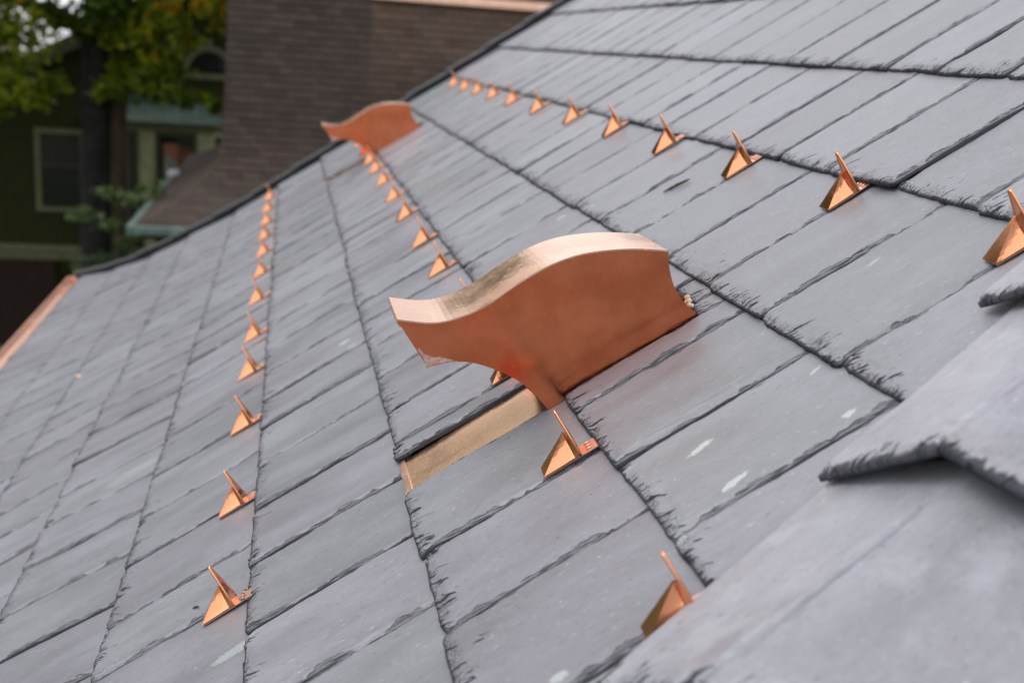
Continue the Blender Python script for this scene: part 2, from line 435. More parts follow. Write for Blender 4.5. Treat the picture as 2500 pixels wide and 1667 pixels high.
def slate_grid(w, L, seed, res=1.0, th=TH, chipw=1.0, sidew=1.0):
    """heightfield of one hand-cut slate: returns X, Y, dz, chip (padded with the skirt)"""
    xs = grid_axis(w, 0.05, 0.0032 * res, 0.022 * res)
    ys = butt_axis(L, 0.085, 0.0042 * res, 0.012 * res)
    X, Y = np.meshgrid(xs, ys, indexing='ij')
    r1, r2, r3, r4 = np.random.default_rng(seed).random(4)
    # outline wobble
    by = 0.0030 * vn(X / .10, 0 * X, seed) + 0.0014 * vn(X / .012, 0 * X, seed + 1) + .0008 * vn(X / .005, 0 * X, seed + 21)
    corner = np.maximum(0, 1 - X / (.006 + .03 * r1)) * .010 * r2 + np.maximum(0, 1 - (w - X) / (.006 + .03 * r3)) * .010 * r4
    Yo = Y + (by + corner) * np.clip(1 - Y / .12, 0, 1)
    s0 = 0.0035 * vn(Y / .16, 0 * Y + 3, seed + 2) + 0.0012 * vn(Y / .03, 0 * Y, seed + 3)
    s1 = 0.0035 * vn(Y / .16, 0 * Y + 7, seed + 4) + 0.0012 * vn(Y / .03, 0 * Y, seed + 5)
    k0 = np.clip(1 - X / .06, 0, 1); k1 = np.clip(1 - (w - X) / .06, 0, 1)
    Xo = X + s0 * k0 + s1 * k1
    # butt chips: slashes running up the grain, slightly diagonal
    gx = X + 0.22 * Y
    fl = vn(gx / .0075, Y / .035, seed + 6) * .6 + vn(gx / .0042, Y / .016, seed + 7) * .4
    wb = (.017 + .014 * vn(X / .05, 0 * X + 1, seed + 8) + .006) * chipw
    rb = np.clip(Y / np.maximum(wb, .006) + fl * .75, 0, 1.2)
    rb = np.minimum(rb, 1)
    zb = -(1 - rb) * (0.35 + .65 * (1 - rb)) * th * .46
    zb = np.round(zb / (th * .12)) * (th * .12) * .6 + zb * .4
    reach = .030 + .05 * np.clip(vn(X / .04, 0 * X + 5, seed + 9), 0, 1)
    go = (vn(gx / .0085, Y / .05, seed + 10) > .45) & (Y < reach * chipw) & (Y > .004)
    zg = np.where(go, -th * .26 * (1 - Y / (reach * chipw + 1e-4)), 0)
    # side bevels
    f2 = vn(X / .006, Y / .05, seed + 11)
    am0 = sidew * (.35 + 1.5 * r1 * r1); am1 = sidew * (.2 + .9 * r2 * r2)
    w0 = np.maximum(.0035, (.006 + .016 * np.clip(vn(Y / .11, 0 * Y + 2, seed + 12) + .25, 0, 1)) * am0)
    w1 = np.maximum(.0030, (.005 + .012 * np.clip(vn(Y / .11, 0 * Y + 9, seed + 13) + .2, 0, 1)) * am1)
    rs0 = np.clip(X / w0 + f2 * .35, 0, 1); rs1 = np.clip((w - X) / w1 + f2 * .35, 0, 1)
    def side(r): return -th * (.06 * (r < .98) + .40 * (1 - r))
    zs = np.minimum(side(rs0) * (rs0 < 1), side(rs1) * (rs1 < 1))
    dz = np.minimum(np.minimum(zb, zg), zs)
    # gentle cleft undulation
    dz = dz + th * .10 * vn(X / .12 + 5, Y / .3, seed + 14) + th * .05 * vn(X / .03, Y / .16, seed + 15)
    chip = np.clip(np.maximum(np.maximum(1 - rb, 1 - rs0), 1 - rs1) + .55 * go, 0, 1)
    pad = lambda A: np.pad(A, 1, mode='edge')
    mask = np.zeros((X.shape[0] + 2, X.shape[1] + 2), bool); mask[1:-1, 1:-1] = True
    ed = np.stack([pad(Y), pad(X), pad(w - X)], -1)
    return pad(X), pad(Y), pad(Xo), pad(Yo), pad(dz), pad(chip), mask, ed

def add_slate(dest, mapf, w, L, seed, res=1.0, th=TH, chipw=1.0, sidew=1.0):
    """mapf(x, y, z) -> world points and roof coords"""
    X, Y, Xo, Yo, dz, chip, mask, ed = slate_grid(w, L, seed, res, th, chipw, sidew)
    Z = np.where(mask, dz, -th)
    chip = np.where(mask, chip, 1.0)
    ed = np.where(mask[..., None], ed, -.004)
    P, rf = mapf(Xo, Yo, Z)
    n0, n1 = X.shape
    idx = np.arange(n0 * n1).reshape(n0, n1)
    F = np.stack([idx[:-1, :-1], idx[1:, :-1], idx[1:, 1:], idx[:-1, 1:]], -1).reshape(-1, 4)
    b = dest['n']
    dest['V'].append(P.reshape(-1, 3)); dest['F'].append(F + b)
    sl = np.stack([X, Y, np.full_like(X, (seed * 0.618034) % 1.0 * 3)], -1).reshape(-1, 3)
    dest['sl'].append(sl); dest['rf'].append(rf.reshape(-1, 3)); dest['ch'].append(chip.ravel()); dest['ed'].append(ed.reshape(-1, 3))
    dest['n'] += n0 * n1
def new_dest(): return dict(ed=[], V=[], F=[], sl=[], rf=[], ch=[], n=0)
def dest_mesh(d, name):
    return np_mesh(name, np.concatenate(d['V']), np.concatenate(d['F']),
                   {'sl': ('FLOAT_VECTOR', np.concatenate(d['sl'])), 'rf': ('FLOAT_VECTOR', np.concatenate(d['rf'])),
                    'chip': ('FLOAT', np.concatenate(d['ch'])), 'ed': ('FLOAT_VECTOR', np.concatenate(d['ed']))})

def course_map(i, u0a, u0b, u1a, u1b, L, zt=0.009, zb=-.006, dz0=0.0, dz1=0.0, ysh=0.0, w=1.0):
    """maps slate-local x,y,z onto course i; side edges run from u0a/u1a (butt) to u0b/u1b (top)"""
    (t0, h0), (t1, h1) = BUTTS[i], BUTTS[i + 1]
    Lb = math.hypot(t1 - t0, h1 - h0)
    dt, dh = (t1 - t0) / Lb, (h1 - h0) / Lb
    def f(X, Y, Z):
        a = X / w; b = np.clip(Y / L, 0, 1)
        ua = u0a + (u0b - u0a) * b; ub = u1a + (u1b - u1a) * b
        U = ua + (ub - ua) * a
        y = Y + ysh
        z = zt + (zb - zt) * (y / Lb) + Z + dz0 * (1 - a) * (1 - .55 * b) + dz1 * a * (1 - b)
        T = t0 + dt * y - dh * z
        Hh = h0 + dh * y + dt * z
        return rp(T, U, Hh), np.stack([T, U, np.zeros_like(T)], -1)
    return f, Lb

field = new_dest()
rs = random.Random(5)
for i in range(len(BUTTS) - 1):
    t0, t1 = BUTTS[i][0], BUTTS[i + 1][0]
    near_lim = u_hip(t0) + .02
    far_lim = u_far(t0)
    js = list(JOINTS.get(i, []))
    if not js: js = [near_lim + rs.uniform(.0, .3)]
    while js[0] > near_lim - .1: js.insert(0, js[0] - rs.uniform(.31, .36))
    while js[-1] < far_lim - .2: js.append(js[-1] + rs.choice([.30, .33, .34, .345, .36, .38]) + rs.uniform(-.012, .012))
    js[-1] = far_lim + .02
    js = sorted(set(js))
    # snap the joints round the second vent
    for g in GAPS.get(i, []):
        if g[0] > 5:
            js = [j for j in js if not (g[0] - .13 < j < g[1] + .13)] + [g[0], g[1]]
            js.sort()
    for a, b in zip(js[:-1], js[1:]):
        if any(abs(a - g[0]) < .02 and abs(b - g[1]) < .02 for g in GAPS.get(i, [])): continue
        if b < near_lim: continue
        seed = rs.randrange(1, 10**6)
        gap = rs.uniform(.0022, .0055)
        lean = rs.uniform(-.006, .006)
        u0a, u0b, u1a, u1b = a + gap / 2, a + gap / 2, b - gap / 2, b - gap / 2
        # clip along the hip
        if u0a < u_hip(t0) + .02: u0a = u_hip(t0) + .02
        if u0b < u_hip(t1) + .02: u0b = u_hip(t1) + .02
        if u1a - u0a < .05: continue
        if u1b - u0b < .02: u1b = u0b + .02
        res = 1.0 if a < 3.9 else (1.6 if a < 6 else 2.6)
        Lb = math.hypot(BUTTS[i + 1][0] - t0, BUTTS[i + 1][1] - BUTTS[i][1])
        L = Lb + .035
        ysh = rs.uniform(-.006, .005) if a > 2.0 else rs.uniform(-.004, .003)
        dz1 = rs.uniform(-.001, .004); dz0 = rs.choice([0, .001, .002, .003, .005, .007])
        for (ci, cu), v in BIG_STEP.items():
            if ci == i and abs(cu - a) < .01: dz0 = v
            if ci == i and abs(cu - b) < .01: dz1 = -.001
        w = (u1a - u0a + u1b - u0b) / 2
        f, _ = course_map(i, u0a, u0b, u1a, u1b, L, dz0=dz0, dz1=dz1, ysh=ysh, w=w)
        sidew = 1.0
        if (i, round(a, 3)) in BIG_STEP: sidew = 2.2
        add_slate(field, f, w, L, seed, res, sidew=sidew, chipw=rs.uniform(.7, 1.35) * (1.25 if i >= 7 else 1.0))
# short slates tucked in above each vent
for off in (0.0, 5.865):
    for (a, b) in ((2.47, 2.545), (2.549, 2.702)):
        f0, Lb = course_map(7, a + off, a + off, b + off, b + off, .14, zt=.006, zb=-.006, ysh=.372 if a < 2.5 else .392, w=b - a)
        add_slate(field, f0, b - a, .10, int(a * 1000) + int(off), 1.0, th=.012, chipw=.5)

roof = empty('slate_roof', roofpt(0, 5, 0), 'dark grey slate roof with chipped slates, reaching from the near hip to the copper gutter', 'roof')
sf = link('slate_field', dest_mesh(field, 'slate_field'), M_slate, roof)

# underlay: closed body under the slates
prof = [(t, h - .03) for t, h in BUTTS] 
V, F = [], []
pts = []
for (t, h) in prof:
    pts.append((t, h))
mb = MB()
nb = len(pts)
top_a = [roofpt(t, u_hip(t) + .03, h) for t, h in pts]; top_b = [roofpt(t, u_far(t) - .01, h) for t, h in pts]
bot_a = [(x, y, z - .18 * S) for x, y, z in top_a]; bot_b = [(x, y, z - .18 * S) for x, y, z in top_b]
vs = top_a + top_b + bot_a + bot_b
fs = []
for k in range(nb - 1):
    fs += [(k, k + 1, nb + k + 1, nb + k), (2 * nb + k, 3 * nb + k, 3 * nb + k + 1, 2 * nb + k + 1),
           (k, 2 * nb + k, 2 * nb + k + 1, k + 1), (nb + k, nb + k + 1, 3 * nb + k + 1, 3 * nb + k)]
fs += [(0, nb, 3 * nb, 2 * nb), (nb - 1, 3 * nb - 1, 4 * nb - 1, 2 * nb - 1)]
mb.add(vs, fs)
mb.build('roof_deck', M_under, roof)

# far rake: overlapping cap slates seen from the side
cap_b = MB(); core = MB()
rr = random.Random(3)
rake_t = []
t = -3.0
k = 0
def surf_h(t): return float(np.interp(t, [b[0] for b in BUTTS], [b[1] for b in BUTTS]))
while t < 3.5:
    t2 = t + .40
    ua, ub = u_far(t) + .0, u_far(t2) + .0
    ha, hb = surf_h(t), surf_h(t2)
    dip = .0 if t > -2.4 else -.01
    lo, hi = .036 + dip, .060 + dip
    w_ = .13
    j = rr.uniform(-.004, .004)
    P = [roofpt(t, ua + j, ha + lo + .010), roofpt(t2 + .05, ub + j, hb + lo - .006), roofpt(t2 + .05, ub + w_, hb + lo - .006), roofpt(t, ua + w_, ha + lo + .010)]
    Q = [roofpt(t, ua + j, ha + hi + .008), roofpt(t2 + .05, ub + j, hb + hi - .010), roofpt(t2 + .05, ub + w_, hb + hi - .010), roofpt(t, ua + w_, ha + hi + .008)]
    cap_b.add(P + Q, [(0, 3, 2, 1), (4, 5, 6, 7), (0, 1, 5, 4), (1, 2, 6, 5), (2, 3, 7, 6), (3, 0, 4, 7)])
    core.add([roofpt(t, ua + .015, ha - .03), roofpt(t2, ub + .015, hb - .03), roofpt(t2, ub + .11, hb - .03), roofpt(t, ua + .11, ha - .03),
              roofpt(t, ua + .015, ha + lo + .004), roofpt(t2, ub + .015, hb + lo + .002), roofpt(t2, ub + .11, hb + lo + .002), roofpt(t, ua + .11, ha + lo + .004)],
             [(0, 3, 2, 1), (4, 5, 6, 7), (0, 1, 5, 4), (1, 2, 6, 5), (2, 3, 7, 6), (3, 0, 4, 7)])
    t = t2
cap_b.build('rake_slates', M_edge, roof, bevel=.002)
core.build('rake_board', M_under, roof)

# ------------------------------------------------------------------ near hip: big overlapping cap slates
H_ = Vector((1, .33, 0))
nH = math.hypot(1, .33)
phi = math.radians(2 * math.degrees(math.atan2(.33, CP)))
n2 = Vector((-SP * math.cos(phi), -SP * math.sin(phi), CP))
def W(t, u, h): return Vector(roofpt(t, u, h))
Hw = (W(1, .33, 0) - W(0, 0, 0)).normalized()
side2 = Hw.cross(n2).normalized()
if side2.y > 0: side2 = -side2           # points down the second roof face, towards the viewer
def cap_pair(k, seed, wL=.262, wR=.33):
    ex_ = .05 if k == 1 else 0
    t0 = .452 + .43 * k - (.035 if k == -1 else 0)
    hipA = W(t0, u_hip(t0), .104); tt = t0 + .53
    hipB = W(tt, u_hip(tt), .028)
    # left leaf, on the main slope
    lA = W(t0 - .124, u_hip(t0) + .222 + ex_, .034); tl = t0 - .124 + .53
    lB = W(tl, u_hip(t0) + .222 + ex_ + .33 * .53 - .01, .004)
    rA = hipA + side2 * wR * S; rB = hipB + side2 * wR * S
    obs = []
    for (A0, A1, B0, B1, nm, sd) in ((hipA, lA, hipB, lB, 'hip_slate', seed), (rA, hipA, rB, hipB, 'hip_slate', seed + 77)):
        nrm = (A1 - A0).cross(B0 - A0).normalized()
        if nrm.z < 0: nrm = -nrm
        w = (A1 - A0).length / S; L = (B0 - A0).length / S
        d = new_dest()
        a0, a1, b0, b1, nn = map(np.array, (A0, A1, B0, B1, nrm))
        def f(X, Y, Z):
            a = (X / w)[..., None]; b = (Y / L)[..., None]
            P = (a0 * (1 - a) + a1 * a) * (1 - b) + (b0 * (1 - a) + b1 * a) * b + nn * (Z * S)[..., None]
            return P, np.stack([X + k * 3 + sd % 7, Y + k, 0 * X], -1)
        add_slate(d, f, w, L, sd, 1.0, th=.020, chipw=1.0, sidew=1.0)
        obs.append(link(nm, dest_mesh(d, nm), M_slate_cap_lit if sd == seed else M_slate_cap, roof))
    return obs
for k in range(-4, 5):
    cap_pair(k, 500 + k * 13)
# bedding under the caps
mb = MB()
for k in range(-4, 5):
    t0 = .452 + .43 * k + .06; t1 = t0 + .43
    a = [W(t0 + .03, u_hip(t0 + .03) + .17, .0), W(t0 + .03, u_hip(t0 + .03), .020), W(t0 + .03, u_hip(t0 + .03), .020) + side2 * .2 * S, W(t0 + .03, u_hip(t0 + .03), -.08)]
    b = [W(t1 + .03, u_hip(t1 + .03) + .17, .0), W(t1 + .03, u_hip(t1 + .03), .008), W(t1 + .03, u_hip(t1 + .03), .008) + side2 * .2 * S, W(t1 + .03, u_hip(t1 + .03), -.08)]
    mb.add(a + b, [(0, 1, 2, 3), (7, 6, 5, 4), (0, 4, 5, 1), (1, 5, 6, 2), (2, 6, 7, 3), (3, 7, 4, 0)])
mb.build('hip_bedding', M_under, roof)
# second roof face beyond the hip (mostly outside the picture)
d = new_dest()
up2 = Vector((n2.x * -1, n2.y * -1, 0)).normalized(); up2 = (up2 - n2 * up2.dot(n2)).normalized()
along2 = up2.cross(n2).normalized()
if along2.y > 0: along2 = -along2
hip0 = W(.452, u_hip(.452), .0)
for ci in range(-4, 5):
    for cj in range(0, 8):
        s0 = ci * .43 * 1.0
        hipP = hip0 + Hw * (s0 / max(.3, Hw.dot(up2))) * S
        base = hipP + along2 * S * (.10 + cj * .335) + n2 * S * (-.010)
        a0 = np.array(base); ex = np.array(along2); ey = np.array(up2); nn = np.array(n2)
        sh = cj == 0
        def f(X, Y, Z):
            Zp = Z + .009 - .015 * Y / .43
            P = a0 + (ex * X[..., None] + ey * Y[..., None] + nn * Zp[..., None]) * S
            return P, np.stack([Y + ci, X + cj + 20, 0 * X], -1)
        add_slate(d, f, .33, .46, 9000 + ci * 31 + cj, 2.6)
link('slate_field', dest_mesh(d, 'slate_field_two'), M_slate_cap, roof)
mb = MB()
A = hip0 - Hw * 2.6 * S - n2 * .035 * S; B = hip0 + Hw * 3.2 * S - n2 * .035 * S
Cc = B + along2 * 3 * S; Dd = A + along2 * 3 * S
mb.prism([A, B, Cc, Dd], -n2 * .12 * S)
mb.build('roof_deck', M_under, roof)

# copper gutter along the eave
gx, gz = -1.9152580012682587 * S, ZC - 2.379018871000799 * S
g = MB()
ring = []
u0g, u1g = .4 * S, 11.62 * S
pf = [(0.035, -.010), (0.030, -.075), (-.02, -.115), (-.085, -.115), (-.130, -.085), (-.148, -.050), (-.152, -.045), (-.160, -.050), (-.158, -.058), (-.136, -.094), (-.088, -.124), (-.022, -.124), (.037, -.082), (.042, -.010)]
pf = [(gx + x * S, gz + z * S) for x, z in pf]
n = len(pf)
g.add([(x, y, z) for y in (u0g, u1g) for x, z in pf], [(i, (i + 1) % n, n + (i + 1) % n, n + i) for i in range(n)])
inner = [(x, z) for x, z in pf[:7]]
g.prism([(x, u1g, z) for x, z in pf[0:8]], (0, .006, 0))
g.build('gutter', M_cop_gut, roof, bevel=.001)
bk = MB()
for uu in np.arange(2.0, 11.6, 1.3):
    bk.box(gx - .150 * S, gx + .03 * S, uu * S, uu * S + .018, gz - .050 * S, gz - .046 * S)
bk.build('gutter_bracket', M_cop_gut, roof)
# walls of the house below, so the roof stands on something
mb = MB(); mb.box(gx + .25, gx + 7.2, .2, 10.05 * S, 0, gz - .05); mb.build('house_wall', M_brick, roof)
mb = MB(); 
rt = BUTTS[-1][0]
a = roofpt(rt, u_hip(rt), -.02); b = roofpt(rt, 10.1, -.02)
mb.prism([a, b, (b[0] + 3.0, b[1], b[2] - 2.2), (a[0] + 3.0, a[1], a[2] - 2.2)], (0, 0, -.1))
mb.build('back_slope', M_edge, roof)

# ------------------------------------------------------------------ scroll-shaped copper vents
def loc(t, u, h): return Vector(roofpt(t, u, h)) 
UV0, UVW = 2.474, .222
TOP = [(-.135, .371), (-.105, .342), (-.069, .3185), (-.036, .304), (-.004, .2955), (.028, .290), (.058, .2885), (.100, .2895), (.140, .2915), (.180, .2915), (.215, .2880), (.250, .2820), (.280, .2740), (.310, .2640), (.340, .2490), (.372, .2310), (.405, .2120), (.437, .1900), (.467, .1670)]
BACK = [(.467, .167), (.456, .146), (.447, .123), (.440, .096), (.438, .071), (.440, .046), (.446, .022), (.455, -.004)]
FRONT = [(.044, -.004), (.041, .022), (.036, .050), (.028, .080), (.016, .108), (.002, .133), (-.014, .156), (-.034, .182), (-.057, .204), (-.085, .222), (-.112, .233), (-.135, .241)]
def dense(curve, k=5):
    out = []
    c = [Vector(p) for p in curve]
    for i in range(len(c) - 1):
        p0, p1, p2, p3 = c[max(i - 1, 0)], c[i], c[i + 1], c[min(i + 2, len(c) - 1)]
        for j in range(k):
            x = j / k
            out.append(tuple(.5 * ((2 * p1) + (p2 - p0) * x + (2 * p0 - 5 * p1 + 4 * p2 - p3) * x * x + (3 * p1 - p0 - 3 * p2 + p3) * x ** 3)))
    return out + [tuple(c[-1])]
TOP, BACK, FRONT = dense(TOP[::2] if len(TOP) % 2 else TOP), dense(BACK), dense(FRONT, 3)
def make_vent():
    root = empty('roof_vent', roofpt(.25, UV0 + UVW / 2, 0))
    tagv = root
    th = .0035
    outline = TOP + BACK[1:] + FRONT
    for uu in (UV0, UV0 + UVW - th):
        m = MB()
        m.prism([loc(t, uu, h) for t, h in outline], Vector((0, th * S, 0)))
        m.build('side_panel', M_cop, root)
    m = MB(); rq = random.Random(2)
    up_ = [(-.112, .2345), (-.1345, .2425), (-.1335, .262), (-.1325, .285), (-.128, .292), (-.125, .272), (-.118, .262), (-.112, .252), (-.100, .246), (-.085, .232), (-.070, .216), (-.068, .212), (-.090, .2255)]
    m.prism([loc(t + rq.uniform(-.001, .001), UV0 - .0006, h + rq.uniform(-.001, .001)) for t, h in up_], Vector((0, .0005 * S, 0)))
    m.build('solder_smear', M_solder, root)
    # curved cover: a thin sheet folded slightly over both panels
    m = MB()
    def strip(curve, ua, ub, thick, nsign=1):
        vs = []
        for i, (t, h) in enumerate(curve):
            p0 = Vector(curve[max(i - 1, 0)]); p1 = Vector(curve[min(i + 1, len(curve) - 1)])
            d = (p1 - p0).normalized(); nn = Vector((-d.y, d.x)) * nsign
            for k in (0, 1):
                for uu in (ua, ub):
                    vs.append(loc(t + nn.x * thick * k, uu, h + nn.y * thick * k))
        fs = []
        N_ = len(curve)
        for i in range(N_ - 1):
            a = i * 4; b = a + 4
            fs += [(a, b, b + 1, a + 1), (a + 2, a + 3, b + 3, b + 2), (a, a + 2, b + 2, b), (a + 1, b + 1, b + 3, a + 3)]
        fs += [(0, 1, 3, 2), (4 * N_ - 4, 4 * N_ - 2, 4 * N_ - 1, 4 * N_ - 3)]
        return vs, fs
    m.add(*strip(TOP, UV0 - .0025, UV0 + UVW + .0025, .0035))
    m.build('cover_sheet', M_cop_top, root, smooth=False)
    m = MB(); m.add(*strip(BACK, UV0 + .001, UV0 + UVW - .001, .003)); m.build('back_sheet', M_cop, root)
    # closing sheet inside the mouth and hem under the lip
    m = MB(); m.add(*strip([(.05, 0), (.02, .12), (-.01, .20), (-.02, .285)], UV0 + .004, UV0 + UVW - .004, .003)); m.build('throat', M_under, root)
    m = MB(); m.box(0, 1, 0, 1, 0, 1, lambda a, b, c: loc(-.137 + .034 * a - .001, UV0 - .001 + .006 * b, .2385 + .006 * c + .016 * a * 0)); m.build('hem', M_cop_flash, root)
    m = MB(); m.add(*strip([(-.135, .372), (-.139, .366), (-.139, .352)], UV0, UV0 + UVW, .003)); m.build('drip_lip', M_cop_top, root)
    # flashing pan under the slates, exposed below the vent
    m = MB()
    m.box(-.336, .10, UV0 + .0165, UV0 + UVW + .006, 0, .0025, lambda t, u, h: loc(t, u, h - .0045 - .008 * (t + .336) / .43))
    m.box(.1005, .49, UV0 - .03, UV0 + UVW + .05, 0, .003, lambda t, u, h: loc(t, u, h - .0195))
    m.build('flashing_pan', M_cop_flash, root)
    m = MB()
    m.box(-.341, -.322, 2.493, 2.699, -.0025, .0015)
    m.v = [tuple(loc(t, u, h + .001)) for t, u, h in m.v]
    m.build('folded_hem', M_cop_top, root, bevel=.001)
    return root
vent = make_vent()
tag(vent, 'large sharp copper scroll-shaped roof vent in the middle of the picture', 'roof vent', 'scroll shaped copper vents on the slate roof')
def copy_tree(o, delta):
    c = o.copy(); COL.objects.link(c); c.location = Vector(o.location) + Vector(delta)
    for ch in list(o.children):
        d_ = ch.copy(); COL.objects.link(d_); d_.parent = c
        for g_ in ch.children:
            e = g_.copy(); COL.objects.link(e); e.parent = d_
    return c
v2 = copy_tree(vent, (0, 5.865 * S, 0))
v2['label'] = 'small distant copper scroll-shaped vent at the far dark edge of the slate roof'

# ------------------------------------------------------------------ snow guards
GO = Vector(roofpt(0, 0, 0))
def gl(t, u, h): return Vector(roofpt(t, u, h))      # guard local = roof coords about (0,0,0)
def make_guard():
    root = empty('snow_guard', GO)
    m = MB(); m.box(-.088, .060, -.0235, .0235, .0, .0022, lambda t, u, h: gl(t, u, h)); m.build('base_strap', M_cop_strap, root)
    # upright plate with a rounded hem, tapering to the tip
    m = MB()
    n = [(-.027, .002), (-.0265, .012), (-.0055, .103), (-.003, .107), (.003, .107), (.0055, .103), (.0265, .012), (.027, .002)]
    th = .0022
    f0 = [gl(-.0035, u, h) for u, h in n]
    m.prism(f0, gl(th, 0, 0) - gl(0, 0, 0)); m.build('upright_plate', M_cop_guard, root, bevel=.0006)
    m = MB()
    for sgn in (-1, 1):
        path = [gl(-.0022, sgn * u, h) for u, h in ((.0265, .004), (.0262, .014), (.005, .1035), (.0, .108))]
        m.tube(path, .0028 * S, 8)
    m.build('rolled_edge', M_cop_guard, root, smooth=True)
    # brace: folded pyramid in front of the plate
    m = MB()
    nA, fA = gl(-.090, -.0245, .0045), gl(-.090, .0245, .0045)
    ap0, ap1 = gl(-.012, -.0030, .057), gl(-.012, .0030, .057)
    nB, fB = gl(-.0155, -.0225, .0045), gl(-.0155, .0225, .0045)
    nC, fC = gl(-.0055, -.0268, .0045), gl(-.0055, .0268, .0045)
    aC0, aC1 = gl(-.0050, -.0115, .060), gl(-.0050, .0075, .050)
    mn = gl(-.046, -.0205, .013); mf = gl(-.046, .0205, .013)
    m.add([nA, fA, ap0, ap1], [(0, 1, 3, 2)])
    for sg, A_, B_, P_ in ((-1, nA, nB, ap0), (1, fA, fB, ap1)):      # side sheets, dished towards the plate
        K = 7; grid = []
        for i_ in range(K + 1):
            for j_ in range(K + 1 - i_):
                x_ = i_ / K; y_ = j_ / K                                # barycentric: x towards the plate foot, y towards the apex
                p_ = A_ * (1 - x_ - y_) + B_ * x_ + P_ * y_
                dish = .0045 * (x_ * y_ * 4) + .004 * max(0, x_ + y_ - .72) * (1 - (x_ + y_)) * 12
                p_ = p_ + Vector((0, -sg * dish * S, 0))
                grid.append(p_)
        ix = {}; c_ = 0
        for i_ in range(K + 1):
            for j_ in range(K + 1 - i_): ix[i_, j_] = c_; c_ += 1
        fs_ = []
        for i_ in range(K):
            for j_ in range(K - i_):
                fs_.append((ix[i_, j_], ix[i_ + 1, j_], ix[i_, j_ + 1]))
                if i_ + j_ < K - 1: fs_.append((ix[i_ + 1, j_], ix[i_ + 1, j_ + 1], ix[i_, j_ + 1]))
        m.add(grid, fs_)
    # flange strips that hold the brace to the plate
    m.add([nB, ap0, aC0, nC], [(0, 1, 2, 3)]); m.add([fB, ap1, aC1, fC], [(3, 2, 1, 0)])
    o = m.build('brace', M_cop_guard, root)
    so = o.modifiers.new('sheet', 'SOLIDIFY'); so.thickness = .0012; so.offset = -1
    # punched barbs behind the plate
    for q in (-.014, 0, .014):
        m = MB(); m.tube([gl(.012, q, .0022), gl(.018, q, .0050), gl(.030, q, .0024)], [.0012 * S, .0020 * S, .0006 * S], 6); m.build('barb', M_cop_strap, root, smooth=True)
    return root
guard = make_guard()
ROW_E = [2.477, 3.089, 3.793, 4.443, 5.029, 5.772, 6.449, 7.085, 7.681, 8.295, 8.922, 9.622]
ROW_G = [1.460, 2.149, 2.80, 3.50, 4.186, 4.801, 5.553, 6.203, 6.91, 7.559, 8.10, 8.72, 9.38]
ROW_I = [1.869, 2.57, 3.237, 3.944, 4.646, 5.363, 6.154, 6.905, 7.589, 8.233, 8.839, 9.455]
ORD = ['first', 'second', 'third', 'fourth', 'fifth', 'sixth', 'seventh', 'eighth', 'ninth', 'tenth', 'eleventh', 'twelfth', 'thirteenth']
used = False
rg = random.Random(9)
for rown, us, tb in (('lowest row, nearest the gutter', ROW_E, -.77), ('middle row, running past the vents', ROW_G, .086), ('top row, highest on the roof', ROW_I, 1.0)):
    for k, uu in enumerate(us):
        if used: gd = copy_tree(guard, (0, 0, 0))
        else: gd = guard; used = True
        dt = tb - .036 + rg.uniform(-.003, .003) + (.007 if uu < 1.5 else 0)
        gd.location = Vector(roofpt(dt, uu + .0245, .0015))
        gd.rotation_mode = 'QUATERNION'
        gd.rotation_quaternion = Vector((-SP, 0, CP)).rotation_difference(Vector((-SP, 0, CP))) @ Matrix.Rotation(math.radians(rg.uniform(-4, 4)), 3, Vector((-SP, 0, CP))).to_quaternion() @ Matrix.Rotation(math.radians(rg.uniform(-2, 2)), 3, Vector((CP, 0, SP))).to_quaternion()
        if k == 0: lab = {'lowest': 'copper snow guard at the near end of the lowest row, with grit behind its plate',
                          'middle': 'copper snow guard half hidden by the bright hip slate at the bottom right',
                          'topro': 'copper snow guard at the right edge, behind the bright corner of a hip slate'}[rown[:6].replace('top ro', 'topro')]
        else: lab = 'copper snow guard, %s from the viewer in the %s' % (ORD[k], rown)
        tag(gd, lab, 'snow guard', 'copper snow guards in rows on the slates')

# ------------------------------------------------------------------ litter on the roof
M_bark = simple('bark_bit', (0.07, 0.04, 0.035), 0.9, 0, 200, 0.5, .002, 300)
M_leafdry = simple('dry_leaf', (0.30, 0.16, 0.11), 0.7, 0, 100, 0.2)
M_pale = simple('pale_berry', (0.62, 0.55, 0.42), 0.5, 0, 100, 0.2)
M_straw = simple('straw', (0.40, 0.38, 0.24), 0.7)
M_grit = simple('grit', (0.16, 0.17, 0.19), 0.8, 0, 300, .5)
def blob(c, r, seed, sx=1, sy=1, sz=1):
    import bmesh
    bm = bmesh.new(); bmesh.ops.create_icosphere(bm, subdivisions=2, radius=1)
    q = random.Random(seed)
    vs = []
    for v in bm.verts:
        k = 1 + q.uniform(-.16, .16)
        vs.append((v.co.x * r * sx * k, v.co.y * r * sy * k, v.co.z * r * sz * k))
    fs = [tuple(x.index for x in f.verts) for f in bm.faces]; bm.free()
    return [(c[0] + x, c[1] + y, c[2] + z) for x, y, z in vs], fs
def onroof(t, u, h=0): return roofpt(t, u, h)
m = MB()
pth = [(.462, 2.668, .004), (.463, 2.63, .009), (.466, 2.59, .009), (.470, 2.56, .007), (.472, 2.530, .006)]
m.tube([onroof(*p) for p in pth], [.004, .0062, .006, .0055, .003], 7)
o = m.build('bark_scrap', M_bark); tag(o, 'dark brown scrap of bark lodged behind the large copper vent', 'bark')
m = MB()
for (t, u, h, r) in ((.470, 2.552, .016, .0052), (.462, 2.545, .010, .0042), (.466, 2.533, .013, .005), (.460, 2.524, .008, .0044), (.463, 2.516, .006, .0040)):
    m.add(*blob(onroof(t, u, h), r, int(u * 1e4)))
